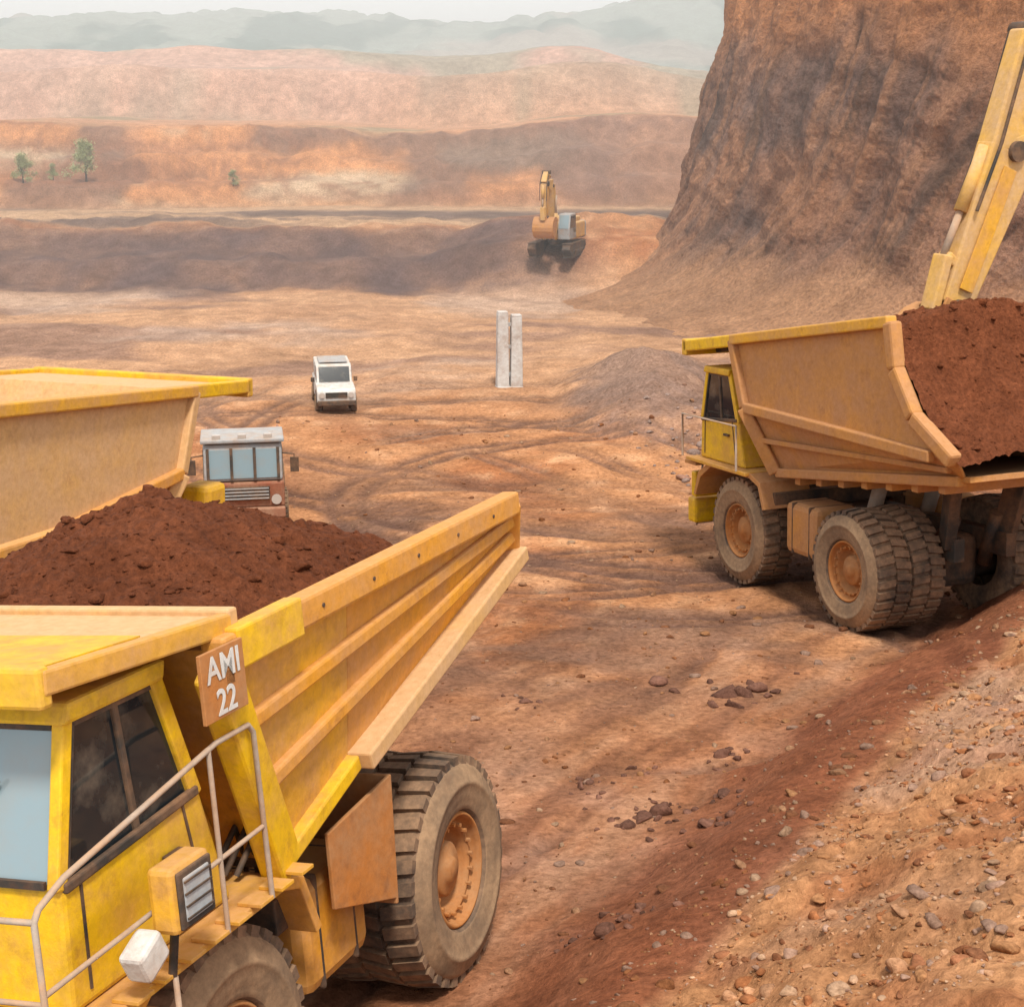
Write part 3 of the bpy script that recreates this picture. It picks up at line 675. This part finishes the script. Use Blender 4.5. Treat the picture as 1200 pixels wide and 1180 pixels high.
# ------------------------------------------------------------ cliff
def cliff():
    ctrl=[(19,125),(13,106),(9.8,93),(9.2,83),(11.6,74),(16.5,65),(23,57.5),(31,52),(43,47),(60,44)]
    pts=[];n=len(ctrl)
    P=[Vector((a,b,0)) for a,b in ctrl];P=[P[0]*2-P[1]]+P+[P[-1]*2-P[-2]]
    N=560
    for i in range(N):
        t=i/(N-1)*(n-1);k=min(int(t),n-2);t-=k
        p0,p1,p2,p3=P[k:k+4]
        pts.append(.5*((2*p1)+(p2-p0)*t+(2*p0-5*p1+4*p2-p3)*t*t+(3*p1-p0-3*p2+p3)*t**3))
    A=np.array([(p.x,p.y) for p in pts]);Tn=np.gradient(A,axis=0);Tn/=np.linalg.norm(Tn,axis=1)[:,None]
    Nn=np.stack([Tn[:,1],-Tn[:,0]],1)
    L=np.concatenate([[0],np.cumsum(np.linalg.norm(np.diff(A,axis=0),axis=1))])
    hs=np.concatenate([np.linspace(0,21,280),np.full(14,21.0)]);inn=np.concatenate([np.zeros(280),np.linspace(1,40,14)])
    Hh,Lm=np.meshgrid(hs,L,indexing='ij');In=np.repeat(inn[:,None],N,1)
    off=9.0*np.exp(-Hh/1.15)+.9*np.exp(-Hh/3.5)-.15*Hh
    sh=Lm-13*(1-np.exp(-Hh/6.5))+2.0*fbm(Lm*.08,Hh*.08,70,3)
    gr=np.abs(fbm(sh*.20,Hh*.03,71,4));gr2=fbm(sh*1.1,Hh*.10,72,4);gr3=fbm(sh*3.2,Hh*.2,79,3)
    big=fbm(Lm*.07,Hh*.07,73,3)
    f=ss(1.0,4,Hh)
    off=off+f*(.9*big-.85*(gr-.2)+.34*gr2+.13*gr3+.25*fbm(Lm*.4,Hh*.6,68,5))+.22*fbm(Lm*.8,Hh*.8,74,4)
    X=A[:,0][None]+Nn[:,0][None]*(off-In);Y=A[:,1][None]+Nn[:,1][None]*(off-In)
    Z=-2.4+Hh+.12*fbm(Lm,Hh,75,3)+(hs.max()<Hh+.01)*(.8*big)
    n1=fbm(sh*.22,Hh*.10,76,4);n2=fbm(sh*.9,Hh*.10,77,4);n3=fbm(Lm*.16,Hh*.16,78,4)
    c=np.zeros(X.shape+(3,))+np.array((.35,.19,.12))
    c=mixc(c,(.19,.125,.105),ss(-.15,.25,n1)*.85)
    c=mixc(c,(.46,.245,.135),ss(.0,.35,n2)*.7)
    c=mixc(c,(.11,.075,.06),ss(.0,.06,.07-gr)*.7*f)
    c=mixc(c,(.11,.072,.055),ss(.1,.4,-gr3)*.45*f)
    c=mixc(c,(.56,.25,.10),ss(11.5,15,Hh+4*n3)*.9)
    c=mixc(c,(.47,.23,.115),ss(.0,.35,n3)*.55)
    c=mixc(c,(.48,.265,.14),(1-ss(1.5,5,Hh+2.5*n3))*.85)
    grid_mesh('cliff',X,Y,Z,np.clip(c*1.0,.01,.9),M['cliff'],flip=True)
cliff()

# ------------------------------------------------------------ rubble
def scatter():
    pos=[];sz=[];cl=[]
    pal=[(.47,.24,.11),(.50,.28,.155),(.35,.145,.06),(.50,.33,.21),(.29,.125,.06),(.40,.26,.19)]
    X=np.random.uniform(-2,16,140000);Y=np.random.uniform(9,34,140000);d=bermd(X,Y)
    pr=np.where(d>0,.26*(.3+1.3*vn(X*.7,Y*.7,90)),np.where(d>-.6,.15,.016))
    k=np.random.rand(140000)<pr*np.clip(18/Y,.3,1.3);X=X[k];Y=Y[k];d=d[k];Z=H(X,Y)
    for x,y,z,dd in zip(X,Y,Z,d):
        s=min(.12,.013+.019*np.random.pareto(2.2)) if dd>-.6 else min(.09,.014+.020*np.random.pareto(2.4))
        pos.append((x,y,z+s*.05));sz.append(s)
        c=np.array(random.choice(pal));cl.append(c*np.random.uniform(.65,1.05) if dd>0 else c*.6)
    clods('rubble',pos,sz,cl)
    pos=[];sz=[];cl=[]
    X=np.random.uniform(-8,9,3200);Y=np.random.uniform(13,50,3200);d=bermd(X,Y)
    for x,y,dd in zip(X,Y,d):
        if dd>-1.2:continue
        s=min(.12,.015+.015*np.random.pareto(1.8));pos.append((x,y,Hz(x,y)+s*.1));sz.append(s);cl.append(np.array(random.choice(pal))*.6)
    big=[(3.35,22.3,.32),(3.6,22.2,.22),(1.6,17.2,.20),(1.85,17.35,.17),(1.4,17.0,.14),(1.9,17.6,.12),(2.65,17.6,.14),(.9,18.4,.12),(2.3,16.4,.15),(2.55,16.3,.10),(1.0,18.6,.10),(2.9,19.6,.15),(3.1,19.5,.10),(.2,22,.12),(1.6,19.2,.10),(1.3,14.0,.12),(.9,13.2,.14),(1.1,13.4,.09),(.6,13.6,.08)]
    for x,y,s in big:
        for k in range(7):
            q=s*random.uniform(.2,.7) if k else s
            px,py=x+random.gauss(0,s*1.7)*(k>0),y+random.gauss(0,s*1.7)*(k>0)
            pos.append((px,py,Hz(px,py)+q*.05));sz.append(q);cl.append(np.array((.13,.065,.045))*random.uniform(.8,1.5))
    clods('stones',pos,sz,cl)
    pos=[];sz=[];cl=[]
    for i in range(190):
        x=random.gauss(6.1,1.1);y=random.gauss(43.0,2.6)-(x-6)*.8
        s=min(.30,.05+.07*random.paretovariate(2.0)-.05);pos.append((x,y,Hz(x,y)+s*.1));sz.append(s);q=random.uniform(.8,1.1);cl.append((.28*q,.21*q,.18*q) if random.random()<.6 else (.3*q,.17*q,.12*q))
    clods('boulders',pos,sz,cl)
scatter()

# ------------------------------------------------------------ place things
def place(cls,wx,wy,side,head,roll=0,dz=0,**k):
    f=Vector(head).normalized()
    z0=max(-.077*(wy-13.3),-1.7)
    yf=wy+f.y*4;zf=max(-.077*(yf-13.3),-1.7)
    pit=-math.atan2(zf-z0,4.0)
    rot=Matrix.Rotation(math.atan2(f.y,f.x),4,'Z')@Matrix.Rotation(pit,4,'Y')@Matrix.Rotation(R(roll),4,'X')
    o=Vector((wx,wy,z0+dz))-(rot@Vector((0,2.08*side,0)))
    return cls(tuple(o),rot.to_euler(),**k)
place(truckA,-.43,13.33,1,(-.363,-.932),roll=6.5,dz=-.04)
place(truckB,5.99,26.18,1,(-.358,.934),tilt=7,steer=0)
place(truckB,-6.75,21.6,-1,(.292,.956),tilt=3,load=False,railm='bodyC',toplong=1.4,dz=-.62)
dx,dy=.902,.432
bx,by=7.6+9*dx,26.6+9*dy
ez=Hz(bx,by)-.05
jz=lambda z:z-ez
excavator('excavator',(bx,by,ez),math.atan2(-dy,-dx),[(1.2,1.9),(4.2,jz(8.3)),(8.0,jz(7.4)),(7.80,jz(9.4)),(9.0,jz(4.8))],M['exc'],thick=1.2)
excavator('excavator',(2.5,86,Hz(2.5,86)-.05),R(-108),[(1.0,1.8),(1.9,5.2),(3.2,5.4),(2.9,6.2),(3.3,3.0)],M['exc'],.74)
jeep((-6.1,51.8,Hz(-6.1,51.8)+.02),R(-80),.80)
tractor((-6.75,37.6,Hz(-6.9,36)+.05),R(-80))
pillars((-.1,55,Hz(-.1,55)),R(10))

# ------------------------------------------------------------ trees on the far bench
def tree(loc,h,seed):
    rnd=random.Random(seed)
    T=empty('tree',loc,(0,0,rnd.uniform(0,6)))
    rod('trunk',(0,0,-.3),(0,0,h*.45),h*.03,M['dark'],T,h*.015)
    for i in range(5):
        a=rnd.uniform(0,6.28);rod('limb_%d'%i,(0,0,h*(.2+.05*i)),(math.cos(a)*h*.15,math.sin(a)*h*.15,h*(.42+.06*i)),h*.012,M['dark'],T,h*.005)
    bm=bmesh.new()
    cl=[]
    for _ in range(26):
        zz=rnd.uniform(.12,.95);sp=.22*(1.15-zz)
        cl.append((rnd.gauss(0,h*sp),rnd.gauss(0,h*sp),h*zz))
    for i in range(4200):
        c=rnd.choice(cl);p=Vector((c[0]+rnd.gauss(0,h*.06),c[1]+rnd.gauss(0,h*.06),c[2]+rnd.gauss(0,h*.05)))
        s=h*.024;n=[Vector((rnd.gauss(0,1),rnd.gauss(0,1),rnd.gauss(0,1))).normalized()*s for _ in range(3)]
        bm.faces.new([bm.verts.new(p+q) for q in n])
    obj('foliage',bm,M['leaf'],T)
m,nt,b=newmat('leaf');M['leaf']=m
tc=nd(nt,'ShaderNodeTexCoord').outputs['Object'];nn=noise(nt,tc,1.5,3)
nt.links.new(ramp(nt,nn,.35,.65,(.22,.24,.10,1),(.36,.38,.18,1)),b.inputs['Base Color']);b.inputs['Roughness'].default_value=.8  # leaf greens lightened to carry distance haze in their colour
for i,(x,y,h) in enumerate(((-32.3,119,3.3),(-36.8,118,2.4),(-34.8,119,1.3),(-21,118,1.2))):
    tree((x,y,Hz(x,y)),h,i)

# ------------------------------------------------------------ dust haze filling the far half of the pit (real scattering volume)
m=D.materials.new('dust_haze');m.use_nodes=True;nt=m.node_tree
for n in list(nt.nodes):
    if n.type=='BSDF_PRINCIPLED': nt.nodes.remove(n)
out=[n for n in nt.nodes if n.type=='OUTPUT_MATERIAL'][0]
vs=nt.nodes.new('ShaderNodeVolumeScatter');vs.inputs['Color'].default_value=(1,.995,.985,1);vs.inputs['Density'].default_value=.0025
vs.inputs['Anisotropy'].default_value=-.15
nt.links.new(vs.outputs[0],out.inputs['Volume'])
bm=bmesh.new();bmesh.ops.create_cube(bm,size=1)
for v in bm.verts: v.co=Vector((v.co.x*1800,520+v.co.y*950,16+v.co.z*72))
me=D.meshes.new('haze');bm.to_mesh(me);bm.free();me.materials.append(m)
hz=D.objects.new('haze',me);COL.objects.link(hz)

# ------------------------------------------------------------ light, sky, camera
sd=Vector((.10,-.46,.86)).normalized()
el=math.asin(sd.z);az=math.atan2(sd.x,sd.y)
w=D.worlds.new('World');scene.world=w;w.use_nodes=True
nt=w.node_tree;bg=nt.nodes['Background'];sky=nt.nodes.new('ShaderNodeTexSky')
sky.sky_type='NISHITA';sky.sun_disc=False;sky.sun_elevation=el;sky.sun_rotation=az;sky.dust_density=1.5;sky.air_density=1.0;sky.ozone_density=1
# thin bright high haze over the clear sky
mx=nt.nodes.new('ShaderNodeMix');mx.data_type='RGBA';mx.inputs[0].default_value=.72
nt.links.new(sky.outputs[0],mx.inputs[6]);mx.inputs[7].default_value=(9.4,9.3,9.0,1)
nt.links.new(mx.outputs[2],bg.inputs[0]);bg.inputs[1].default_value=.15
L=D.lights.new('sun','SUN');L.energy=4.0;L.angle=R(9);L.color=(1,.93,.82)
lo=D.objects.new('sun',L);COL.objects.link(lo);lo.rotation_euler=sd.to_track_quat('Z','Y').to_euler()
cam=D.cameras.new('camera');cam.lens=54;cam.sensor_width=36;cam.clip_end=3000;cam.clip_start=.1
co=D.objects.new('camera',cam);COL.objects.link(co);co.location=(0,0,8.2);co.rotation_euler=(R(90-14.6),0,0);scene.camera=co
scene.view_settings.view_transform='Standard';scene.view_settings.look='None';scene.view_settings.exposure=0
